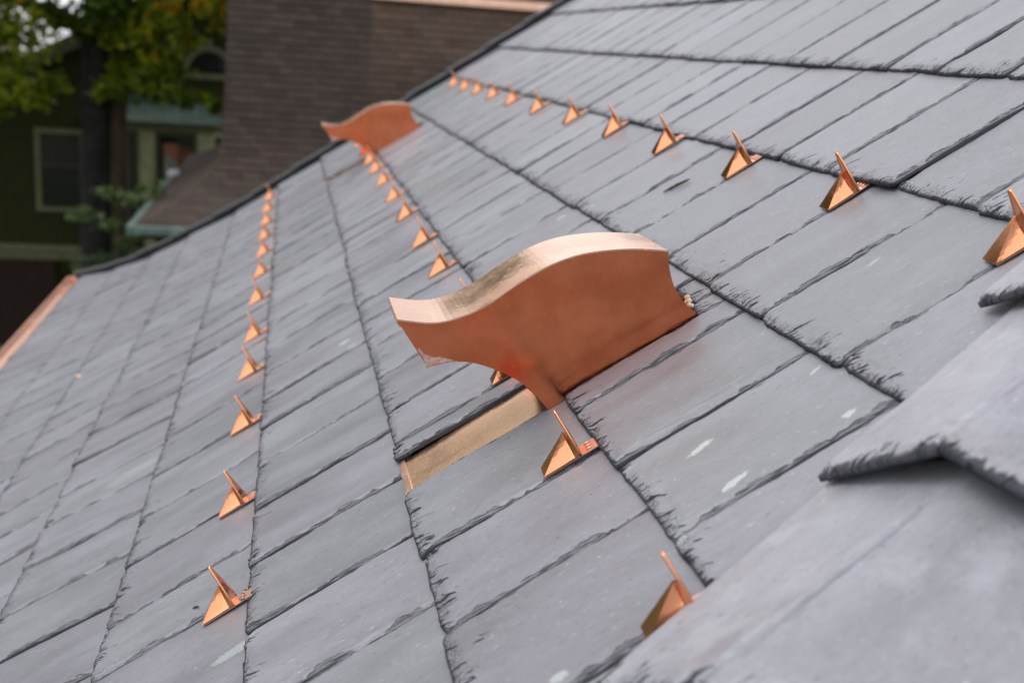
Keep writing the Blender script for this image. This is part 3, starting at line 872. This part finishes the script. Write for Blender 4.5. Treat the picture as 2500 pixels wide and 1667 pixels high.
o = m.build('berry_cluster', M_pale, smooth=True); tag(o, 'tiny cluster of cream berries stuck behind the large copper vent', 'berries')
m = MB(); m.tube([onroof(.444, 2.64, .004), onroof(.456, 2.58, .008), onroof(.456, 2.535, .008)], [.001, .0035, .001], 5)
o = m.build('straw_stalk', M_straw); tag(o, 'pale straw stalk beside the berries behind the large copper vent', 'stalk')
m = MB(); m.prism([onroof(.452, 2.665, .0), onroof(.455, 2.645, .0), onroof(.452, 2.66, .040), onroof(.449, 2.672, .018)], (0.001, 0, 0.001))
o = m.build('dry_leaf', M_leafdry); tag(o, 'upright reddish dry leaf scrap against the back of the large copper vent', 'leaf')
def stick(name, a, b, r, mat, label, cat):
    m = MB(); A = Vector(onroof(*a)); B = Vector(onroof(*b)); mid = (A + B) / 2 + Vector((0.001, 0, 0.0015))
    m.tube([A, A.lerp(mid, .5), mid, mid.lerp(B, .6), B], [r * .4, r, r * 1.1, r * .9, r * .3], 6)
    o = m.build(name, mat, smooth=True); tag(o, label, cat)
M_twig = simple('twig_wood', (0.05, 0.045, 0.03), 0.9, 0, 200, .4)
stick('twig', (.735, 3.47, .006), (.82, 3.43, .008), .0035, M_twig, 'short dark twig lying on a slate between the top two rows of guards', 'twig')
stick('twig', (-.936, 2.612, .004), (-.916, 2.595, .005), .0018, M_twig, 'tiny dark twig left of the nearest guard of the lowest row', 'twig')
stick('twig', (-1.30, 2.62, .004), (-1.27, 2.60, .005), .0018, M_twig, 'tiny dark crumb of twig low at the left of the roof', 'twig')
m = MB()
for q in range(11):
    m.add(*blob(onroof(-.770 - rg.uniform(.008, .026), 2.50 + rg.uniform(-.022, .024), .006), rg.uniform(.0012, .0026), q))
o = m.build('grit_pile', M_grit); tag(o, 'grey grit caught behind the nearest guard of the lowest row', 'grit')
for (t, u, lab) in ((-2.28, 9.77, 'tiny orange copper offcut far down the left of the roof'), (-2.03, 6.56, 'tiny orange copper offcut low on the left courses of the roof')):
    m = MB(); m.add(*blob(onroof(t, u, .05), .010, int(u * 10), 1, 1.4, .4)); o = m.build('copper_scrap', M_cop_gut); tag(o, lab, 'scrap')

# ------------------------------------------------------------------ ground
m = MB(); m.poly([(-300, -300, 0), (300, -300, 0), (300, 300, 0), (-300, 300, 0)])
M_grass = simple('lawn', (0.035, 0.05, 0.015), 0.95, 0, 0.8, .35, .05, 6)
tag(m.build('ground', M_grass), kind='structure')

# ------------------------------------------------------------------ neighbour's shingled tower-like roof, flared at the eaves
def shingle_material():
    m = NT('wood_shingle'); c = m.coord()
    br = m.n('ShaderNodeTexBrick'); 
    sx = m.n('ShaderNodeSeparateXYZ'); m.l(c, sx.inputs[0])
    cx = m.n('ShaderNodeCombineXYZ'); m.l(m.math('ADD', sx.outputs[0], sx.outputs[1]), cx.inputs[0]); m.l(sx.outputs[2], cx.inputs[1])
    m.l(cx.outputs[0], br.inputs['Vector'])
    br.inputs['Scale'].default_value = 1.0; br.inputs['Brick Width'].default_value = .21; br.inputs['Row Height'].default_value = .100
    br.inputs['Mortar Size'].default_value = .006; br.inputs['Bias'].default_value = 0.0; br.inputs['Mortar Smooth'].default_value = .4
    br.inputs['Color1'].default_value = (.056, .041, .035, 1); br.inputs['Color2'].default_value = (.092, .068, .058, 1)
    br.inputs['Mortar'].default_value = (.038, .029, .025, 1)
    mp = m.n('ShaderNodeMapping'); m.l(c, mp.inputs[0]); mp.inputs['Scale'].default_value = (1.0, 1.0, .28)
    str_ = m.noise(mp.outputs[0], 2.2, 4, .6)
    col = m.mix(m.ramp(str_, .35, .7, 0, .55), br.outputs[0], (.075, .064, .058))
    # paler weathering washed down from the copper ridge on the right
    right = m.ramp(sx.outputs[0], 1.05, 1.13)
    up_ = m.ramp(m.math('ADD', sx.outputs[2], m.math('MULTIPLY', m.noise(c, 2.0, 3, .6), 1.6)), 7.0, 8.9)
    col = m.mix(m.math('MULTIPLY', m.math('MULTIPLY', right, up_), .9), col, (1.75, 1.60, 1.38), 'MULTIPLY')
    b = m.bump(br.outputs[1], .6, -.02)
    return m.done(col, .9, b, spec=.2)
M_sh = shingle_material()
M_pat = simple('copper_patina', (0.10, 0.16, 0.135), 0.6, 0, 9, .3)
M_patd = simple('dull_patina', (0.055, 0.085, 0.07), 0.7, 0, 6, .4)
M_white = simple('pale_metal', (0.5, 0.52, 0.54), .5)
nb_ = empty('shingled_building', (1.0, 16, 0), 'dark brown shingled roof of the next building, flaring out to a green copper gutter', 'building')
# section of the flare: (height, outward offset)
sec = [(9.3, -.02), (8.4, -.01), (7.0, .02), (6.2, .05), (5.9, .10), (5.62, .22), (5.42, .40), (5.25, .65), (5.12, .90), (5.06, 1.10)]
xL, yF, xR, yB = -.78, 16.0, 7.0, 23.0
front = []; left = []
for (z, o_) in sec:
    front.append(((xL - o_, yF - o_, z), (xR + o_, yF - o_, z)))
    left.append(((xL - o_, yB + o_, z), (xL - o_, yF - o_, z)))
for nm, rows in (('front_roof_face', front), ('side_roof_face', left)):
    m = MB(); vs = []; fs = []
    # real shingle courses: each row steps out a little at its lower edge
    zs = []; 
    P = []
    for a, b in zip(rows[:-1], rows[1:]):
        L_ = (Vector(a[0]) - Vector(b[0])).length; n_ = max(1, int(round(L_ / .10)))
        for q in range(n_):
            P.append((Vector(a[0]).lerp(b[0], q / n_), Vector(a[1]).lerp(b[1], q / n_)))
    P.append((Vector(rows[-1][0]), Vector(rows[-1][1])))
    outn = Vector((0, -1, 0.25)) if nm[0] == 'f' else Vector((-1, 0, .25))
    for (a0, a1), (b0, b1) in zip(P[:-1], P[1:]):
        e = outn * .012
        m.add([a0, a1, b1 + e, b0 + e, b0, b1], [(0, 3, 2, 1), (3, 4, 5, 2)])
    m.build(nm, M_sh, nb_)
m = MB()
zt_ = sec[-1][0]; ox = sec[-1][1]
m.box(xL - ox - .06, xL - ox + .03, yF - ox - .07, 20.3, zt_ - .10, zt_ + .015)
m.box(xL - ox + .031, xR + 1, yF - ox - .09, yF - ox + .02, zt_ - .095, zt_ + .010)
m.build('patina_gutter', M_pat, nb_, bevel=.012)
m = MB(); m.box(xL - ox - .09, xL - ox + .10, 20.31, 20.42, zt_ - .12, zt_ + .10); m.build('gutter_end', M_white, nb_, bevel=.02)
m = MB(); m.box(xL - ox + .1, xR + .8, yF - ox + .03, yB, zt_ - .16, zt_ - .102); m.build('soffit', M_under, nb_)
m = MB(); m.box(xL + .15, xR - .2, yF + .15, yB, 0, zt_ - .161); m.build('wall', M_brick, nb_)
m = MB(); m.box(1.09, 4.6, yF - .09, yF + .10, ZC + .545, ZC + .66); m.build('copper_ridge', M_cop_gut, nb_, bevel=.015)

# ------------------------------------------------------------------ green house behind
M_olive = simple('olive_clapboard', (0.024, 0.030, 0.005), 0.8, 0, 3, .15, spec=.2)
M_trim = simple('olive_trim', (0.12, 0.13, 0.06), 0.6, 0, 5, .15)
M_trimd = simple('dim_trim', (0.045, 0.05, 0.022), 0.6, 0, 5, .15)
M_post = simple('post_paint', (0.24, 0.25, 0.13), 0.6, 0, 5, .15)
M_trimb = simple('cream_trim', (0.42, 0.42, 0.22), 0.6, 0, 5, .1)
M_glass = NT('window_glass').done((0.012, 0.014, 0.013), 0.08, spec=.5)
M_blind = simple('blind', (0.022, 0.023, 0.014), .8)
M_brown = simple('porch_brick', (0.020, 0.008, 0.004), .9, 0, 6, .2)
M_roofd = simple('dark_shingles', (0.03, 0.028, 0.027), .9, 0, 8, .3)
M_refl_orange = simple('reflected_orange', (0.10, 0.035, 0.012), .8, 0, 6, .4)  # this and the next two: colours of reflections painted on the bay window
M_refl_pale = simple('reflected_pale', (0.16, 0.17, 0.16), .7, 0, 8, .3)
M_refl_pink = simple('reflected_pink', (0.22, 0.09, 0.05), .7)
hs_ = empty('green_house', (-2, 28, 0), 'dark olive green gabled house with a bay window behind the tree', 'house')
YH = 28.0
zz = lambda z: ZC + z
# clapboard wall, each board a sloping strip
m = MB(); z = 2.0
def gx_lim(z):      # gable sides
    zl = z - ZC
    if zl < -1.6: return -6.9, 3.4
    k = (1.0 - zl) / .54
    return max(-6.9, -1.75 - k), min(3.4, -1.75 + k)
while z < ZC + .95:
    a, b = gx_lim(z); c_, d_ = gx_lim(z + .125)
    m.add([(a, YH - .022, z), (b, YH - .022, z), (d_, YH, z + .125), (c_, YH, z + .125), (a, YH, z), (b, YH, z)], [(0, 1, 2, 3), (4, 5, 1, 0)])
    z += .125
m.box(-6.9, 3.4, YH + .01, YH + 8, 0, ZC - 1.6)
m.build('wall', M_olive, hs_)
# roof slopes and rake boards
m = MB()
for sg, xe in ((-1, -7.5), (1, 4.0)):
    ze = ZC + 1.15 - abs(xe + 1.75) * .54
    m.prism([(-1.75, YH - .5, ZC + 1.15), (xe, YH - .5, ze), (xe, YH - .5, ze + .14), (-1.75, YH - .5, ZC + 1.29)], (0, 9, 0))
m.build('roof', M_roofd, hs_)
m = MB()
for sg, xe in ((-1, -7.5), (1, 4.0)):
    ze = ZC + 1.15 - abs(xe + 1.75) * .54
    m.prism([(-1.75, YH - .53, ZC + .95), (xe, YH - .53, ze - .20), (xe, YH - .53, ze + .16), (-1.75, YH - .53, ZC + 1.31)], (0, .028, 0))
m.build('rake_board', M_trimd, hs_)
def win(x0, x1, z0, z1, y, trim, rail=None, blind=True, fw=.11):
    f = MB()
    f.box(x0, x1, y - .06, y + .02, z1 - fw, z1); f.box(x0, x1, y - .08, y + .02, z0, z0 + fw * .9)
    f.box(x0, x0 + fw, y - .055, y + .02, z0 + fw * .9, z1 - fw); f.box(x1 - fw, x1, y - .055, y + .02, z0 + fw * .9, z1 - fw)
    o = f.build('window', trim, hs_)
    par = o
    def sub(mb_, nm, mt):
        q = link(nm, mb_.mesh(nm), mt); q.parent = par; return q
    g_ = MB(); g_.box(x0 + fw, x1 - fw, y - .012, y - .004, z0 + fw * .9, z1 - fw); sub(g_, 'pane', M_glass)
    s_ = MB()
    if rail: s_.box(x0 + fw, x1 - fw, y - .035, y - .0125, rail - .02, rail + .02)
    s_.box(x0 + fw, x0 + fw + .035, y - .034, y - .0125, z0 + fw * .9, z1 - fw); s_.box(x1 - fw - .035, x1 - fw, y - .034, y - .0125, z0 + fw * .9, z1 - fw)
    sub(s_, 'sash', M_trimd)
    if blind:
        b_ = MB(); b_.box(x0 + fw + .036, x1 - fw - .036, y - .019, y - .0126, (rail or z1 - .5) + .021, z1 - fw - .02); sub(b_, 'blind', M_blind)
    return par
win(-5.62, -4.50, zz(-4.29), zz(-2.40), YH - .03, M_trim, rail=zz(-3.25))
# bay window
YB = 27.3; kb = YB / 28
bx0, bx1 = -3.78 * kb, -1.72 * kb
m = MB(); 
m.prism([(bx0 - .1, YB + .02, 3.0), (bx1 + .1, YB + .02, 3.0), (bx1 + .72, YH, 3.0), (bx0 - .72, YH, 3.0)], (0, 0, zz(-2.38 * kb) - 3.0))
m.build('bay_wall', M_olive, hs_)
m = MB()
for (a, b) in ((-3.80, -3.64), (-3.345, -2.99), (-2.035, -1.68)):
    m.box(a * kb, b * kb, YB - .05, YB + .015, zz(-5.0), zz(-2.36 * kb))
m.build('bay_post', M_post, hs_)
for (a, b, bl) in ((-3.62, -3.36, False), (-2.97, -2.05, False)):
    w_ = win(a * kb, b * kb, zz(-4.75), zz(-2.40 * kb), YB - .01, M_trimd, rail=zz(-3.4) if a > -3.5 else None, blind=False, fw=.045)
    if a > -3.5:  # flat coloured patches that paint the reflection in the pane
        q = MB(); q.box(-2.44 * kb, -2.18 * kb, YB - .031, YB - .023, zz(-3.42), zz(-2.62)); o_ = link('orange_reflection', q.mesh('orange_reflection'), M_refl_orange); o_.parent = w_
        q = MB(); q.box(-2.80 * kb, -2.47 * kb, YB - .031, YB - .023, zz(-3.34), zz(-2.55)); o_ = link('pink_reflection', q.mesh('pink_reflection'), M_refl_pink); o_.parent = w_
        q = MB(); q.box(-2.78 * kb, -2.50 * kb, YB - .040, YB - .032, zz(-3.33), zz(-2.92)); q.box(-2.78 * kb, -2.64 * kb, YB - .040, YB - .032, zz(-2.919), zz(-2.80)); o_ = link('pale_reflection', q.mesh('pale_reflection'), M_refl_pale); o_.parent = w_
m = MB(); 
m.prism([(bx1 + .02, YB - .02, zz(-4.9)), (bx1 + .14, YB + .10, zz(-4.9)), (bx1 + .14, YB + .16, zz(-4.9)), (bx1 + .02, YB + .04, zz(-4.9))], (0, 0, 4.9 - 2.36 * kb - .01))
m.prism([(bx1 + .02, YB - .05, zz(-2.40 * kb)), (bx1 + .75, YH - .1, zz(-2.40 * kb)), (bx1 + .75, YH, zz(-2.40 * kb)), (bx1 + .02, YB + .05, zz(-2.40 * kb))], (0, 0, .14))
m.build('bay_corner_post', M_trimb, hs_)
m = MB(); m.prism([(bx0 - .1, YB - .06, zz(-2.36 * kb)), (bx1 + .05, YB - .06, zz(-2.36 * kb)), (bx1 + .78, YH, zz(-2.36 * kb)), (bx0 - .75, YH, zz(-2.36 * kb))], (0, 0, .13)); m.build('bay_frieze', M_trim, hs_)
m = MB(); m.prism([(bx0 - .18, YB - .2, zz(-2.22 * kb) ), (bx1 + .12, YB - .2, zz(-2.22 * kb)), (bx1 + .95, YH, zz(-2.22 * kb)), (bx0 - .9, YH, zz(-2.22 * kb))], (0, 0, .10)); m.build('bay_cornice', M_trimd, hs_)
m = MB(); zr = zz(-2.22 * kb) + .101
m.add([(bx0 - .2, YB - .22, zr), (bx1 + .14, YB - .22, zr), (bx1 + .98, YH - .03, zr), (bx0 - .95, YH - .03, zr), (bx0 + .1, YH - .03, zr + .52), (bx1 - .4, YH - .03, zr + .52)],
      [(0, 1, 5, 4), (1, 2, 5), (0, 4, 3), (2, 3, 4, 5), (0, 3, 2, 1)])
m.build('bay_roof', M_patd, hs_)
m = MB(); m.tube([(bx1 - .4, YH - .1, zr + .54), (bx1 + .96, YH - .1, zr + .04)], .035, 6); m.build('hip_flashing', M_white, hs_)
# half-round attic window
m = MB(); cx_, cz_ = -1.77, zz(-.97)
N_ = 16
for q in range(N_):
    a0 = math.pi * q / N_; a1 = math.pi * (q + 1) / N_
    m.prism([(cx_ + .46 * math.cos(a0), YH - .09, cz_ + .50 * math.sin(a0)), (cx_ + .46 * math.cos(a1), YH - .09, cz_ + .50 * math.sin(a1)),
             (cx_ + .58 * math.cos(a1), YH - .09, cz_ + .62 * math.sin(a1)), (cx_ + .58 * math.cos(a0), YH - .09, cz_ + .62 * math.sin(a0))], (0, .06, 0))
m.box(cx_ - .6, cx_ + .6, YH - .10, YH - .03, cz_ - .13, cz_ - .001)
m.box(cx_ - .06, cx_ + .06, YH - .10, YH - .03, cz_ + .60, cz_ + .78)
w_ = m.build('attic_window', M_trim, hs_)
m = MB(); m.add([(cx_ + .46 * math.cos(math.pi * q / N_), YH - .045, cz_ + .5 * math.sin(math.pi * q / N_)) for q in range(N_ + 1)], [tuple(range(N_ + 1))])
q_ = link('pane', m.mesh('pane'), M_glass); q_.parent = w_
# water table and porch
m = MB(); m.box(-7.0, -4.1, YH - .20, YH - .03, zz(-5.22), zz(-5.08)); m.box(-7.0, -4.1, YH - .14, YH - .031, zz(-5.42), zz(-5.221)); m.build('belt_course', M_trim, hs_)
m = MB(); m.box(-7.0, -5.25, YH - .12, YH - .04, 0, zz(-5.421)); m.build('porch_wall', M_brown, hs_)
m = MB(); m.box(-4.85, -4.62, YH - .20, YH - .04, 0, zz(-5.43)); m.build('porch_post', M_trim, hs_)

# ------------------------------------------------------------------ trees
def leaf_material(name, cols, trans=.35):
    m = NT(name); lc = m.attr('lc', 'Fac')
    col = cols[0]
    for i, c in enumerate(cols[1:]):
        col = m.mix(m.ramp(lc, (i + .7) / len(cols), (i + 1.1) / len(cols)), col, c)
    mt = m.done(col, .55, spec=.3)
    tr = m.n('ShaderNodeBsdfTranslucent'); m.l(col, tr.inputs[0]) if isinstance(col, bpy.types.NodeSocket) else None
    mx = m.n('ShaderNodeMixShader'); mx.inputs[0].default_value = trans
    m.l(m.b.outputs[0], mx.inputs[1]); m.l(tr.outputs[0], mx.inputs[2]); m.l(mx.outputs[0], m.out.inputs[0])
    return mt
M_lf = leaf_material('leaves_green', [(0.026, 0.058, 0.003), (0.09, 0.15, 0.005), (0.25, 0.30, 0.010), (0.62, 0.34, 0.015)])
M_lfd = leaf_material('leaves_dark', [(0.010, 0.022, 0.006), (0.020, 0.040, 0.008), (0.045, 0.075, 0.010)])
M_lfr = leaf_material('leaves_red', [(0.02, 0.008, 0.004), (0.045, 0.018, 0.006), (0.08, 0.05, 0.01)])
M_lfp = leaf_material('leaves_pale', [(0.05, 0.085, 0.03), (0.10, 0.16, 0.05), (0.17, 0.23, 0.09)])
M_trunk = simple('bark', (0.011, 0.010, 0.010), .95, 0, 6, .7, .06, 8)
M_trunkb = simple('brown_bark', (0.05, 0.036, 0.018), .95, 0, 4, .4, .03, 12)
def leaves(clumps, n_total, size, seed, bias=0.0):
    """clumps: (x,y,z,rx,ry,rz[,lo,hi]); scattered leaf quads around clump surfaces"""
    r = np.random.default_rng(seed)
    vol = np.array([c[3] * c[4] * c[5] for c in clumps]) ** .75; vol /= vol.sum()
    Vs, lcs = [], []
    for c, p in zip(clumps, vol):
        n = max(8, int(n_total * p))
        d = r.normal(size=(n, 3)); d /= np.linalg.norm(d, axis=1)[:, None]
        rad = r.random(n) ** .45
        # sub-clumping for an uneven outline
        k = max(4, n // 60); cen = d[r.integers(0, n, k)] * (r.random(k) ** .35)[:, None]
        j = r.integers(0, k, n)
        pos = np.where((r.random(n) < .8)[:, None], cen[j] + r.normal(size=(n, 3)) * .16, d * rad[:, None])
        pos = pos * np.array(c[3:6]) + np.array(c[0:3])
        a = r.normal(size=(n, 3)); a /= np.linalg.norm(a, axis=1)[:, None]
        b = np.cross(a, r.normal(size=(n, 3))); b /= np.linalg.norm(b, axis=1)[:, None]
        s_ = size * r.uniform(.6, 1.3, n)[:, None]
        q = np.stack([pos - a * s_, pos + b * s_ * .55, pos + a * s_, pos - b * s_ * .55], 1)
        lo, hi = (c[6], c[7]) if len(c) > 6 else (0, 1)
        cl = np.clip(lo + (hi - lo) * (.55 * r.random(n) + .45 * r.random(k)[j]) + bias, 0, 1)
        Vs.append(q.reshape(-1, 3)); lcs.append(np.repeat(cl, 4))
    V = np.concatenate(Vs); F = np.arange(len(V)).reshape(-1, 4)
    return np_mesh('crown', V, F, {'lc': ('FLOAT', np.concatenate(lcs))})
def tree(name, label, trunks, clumps, n, size, mat, seed, tmat=None, group=None, bias=0.0):
    x, y = trunks[0][0][0][0], trunks[0][0][0][1]
    root = empty(name, (x, y, 0), label, 'tree', group)
    for k, (path, rad) in enumerate(trunks):
        m = MB(); m.tube(path, rad, 12); m.build('trunk' if k < 1 or rad[0] > .15 else 'limb', (tmat[k] if isinstance(tmat, list) else tmat) or M_trunk, root, smooth=True)
    link('crown', leaves(clumps, n, size, seed, bias), mat, root)
    return root
ZG = ZC
tree('broadleaf_tree', 'big dark double-trunked tree with green and yellowing leaves before the green house',
     [([(-3.45, 22, 0), (-3.42, 22, 3), (-3.38, 22, 5.5), (-3.34, 22, 7.2), (-3.28, 22.1, 8.2), (-3.2, 22.3, 10)], [.34, .27, .24, .23, .26, .2]),
      ([(-3.08, 22.15, 0), (-3.06, 22.15, 3.2), (-3.04, 22.15, 5.2), (-2.98, 22.15, 6.7), (-3.0, 22.3, 8.2), (-2.7, 22.6, 10)], [.24, .19, .17, .155, .16, .12]),
      ([(-3.4, 22, 7.1), (-3.7, 21.9, 7.45), (-4.3, 21.7, 7.72), (-5.3, 21.5, 8.0)], [.14, .12, .10, .06]),
      ([(-3.3, 22, 7.8), (-2.6, 22.2, 8.6), (-1.8, 22, 9.3)], [.13, .1, .06])],
     [(-4.9, 21.6, 7.3, 1.1, .9, .75, .2, .85), (-4.6, 21.6, 6.35, .75, .6, .42, .25, .75), (-5.3, 21.6, 5.9, .5, .5, .3, .1, .6),
      (-2.45, 21.8, 7.4, .8, .8, .85, .1, .85), (-2.5, 21.7, 6.5, .7, .6, .45, .1, .75), (-2.0, 21.5, 6.35, .6, .45, .3, .1, .6), (-1.6, 21.5, 7.95, .5, .5, .3, .45, 1.0), (-1.1, 21.5, 7.6, .3, .4, .3, .3, 1.0),
      (-3.3, 21.4, 7.7, .85, .7, .45, .0, .35), (-1.15, 21.3, 6.2, .2, .3, .3, .2, .7),
      (-3.5, 22.4, 11.5, 3.6, 3.2, 2.6, .1, .9), (-1.0, 22.5, 10.5, 2.2, 2.2, 1.6, .1, .9), (-6.2, 21.5, 10.2, 2.2, 2.4, 1.7, .1, .9)],
     60000, .085, M_lf, 4, [M_trunk, M_trunkb, M_trunk, M_trunk])
tree('red_leaved_tree', 'small tree with dark reddish leaves at the top left corner',
     [([(-7.4, 24, 0), (-7.3, 24, 4), (-7.0, 24, 8)], [.16, .13, .08])],
     [(-6.3, 24, 7.2, .8, .8, 1.0), (-7.2, 24, 8.2, 1.6, 1.3, 1.5), (-7.8, 24, 6.2, 1.1, 1, 1.2)], 5000, .08, M_lfr, 8)
tree('drooping_evergreen', 'pale green drooping evergreen behind the roof edge, under the house window',
     [([(-2.05, 17, 0), (-2.02, 17, 3), (-2.0, 17, 5.1)], [.09, .07, .03])],
     [(-2.75, 16.9, 4.88, .28, .22, .09), (-2.45, 16.9, 4.74, .28, .22, .10), (-2.18, 16.9, 4.52, .24, .22, .10), (-1.98, 16.9, 4.35, .22, .2, .10), (-2.45, 17, 5.2, .26, .2, .10), (-2.2, 17, 5.1, .25, .2, .10), (-1.95, 17, 5.0, .25, .2, .16), (-1.85, 17.2, 5.25, .2, .2, .12), (-2.0, 17.2, 4.0, .9, .7, .28, 0, .25)], 3600, .045, M_lfp, 12)
# trees behind and left of the house that close the view
gt = 'large trees around the houses'
rt_ = random.Random(21)
spots = [(-14.5, 33, 20), (-.5, 40, 15), (5, 42, 16), (-17, 24, 23), (-14, 15, 20), (-16, 6, 17), (12, 38, 14), (-19, 32, 15)]
words = ['left of the green house', 'behind the green house', 'behind the shingled building', 'at the far left of the street', 'beside the lawn on the left', 'on the left behind the viewer', 'far to the right', 'farthest to the left']
for k, (x, y, h) in enumerate(spots):
    cl = [(x + rt_.uniform(-2.2, 2.2), y + rt_.uniform(-2, 2), h * rt_.uniform(.42, .85), rt_.uniform(1.6, 2.8), rt_.uniform(1.6, 2.6), rt_.uniform(1.3, 2.2)) for _ in range(11)]
    tree('broadleaf_tree', 'tall dark green tree ' + words[k], [([(x, y, 0), (x + .1, y, h * .4), (x + .2, y, h * .75)], [.4, .3, .12])], cl, 9000, .2, M_lfd, 30 + k, None, gt)
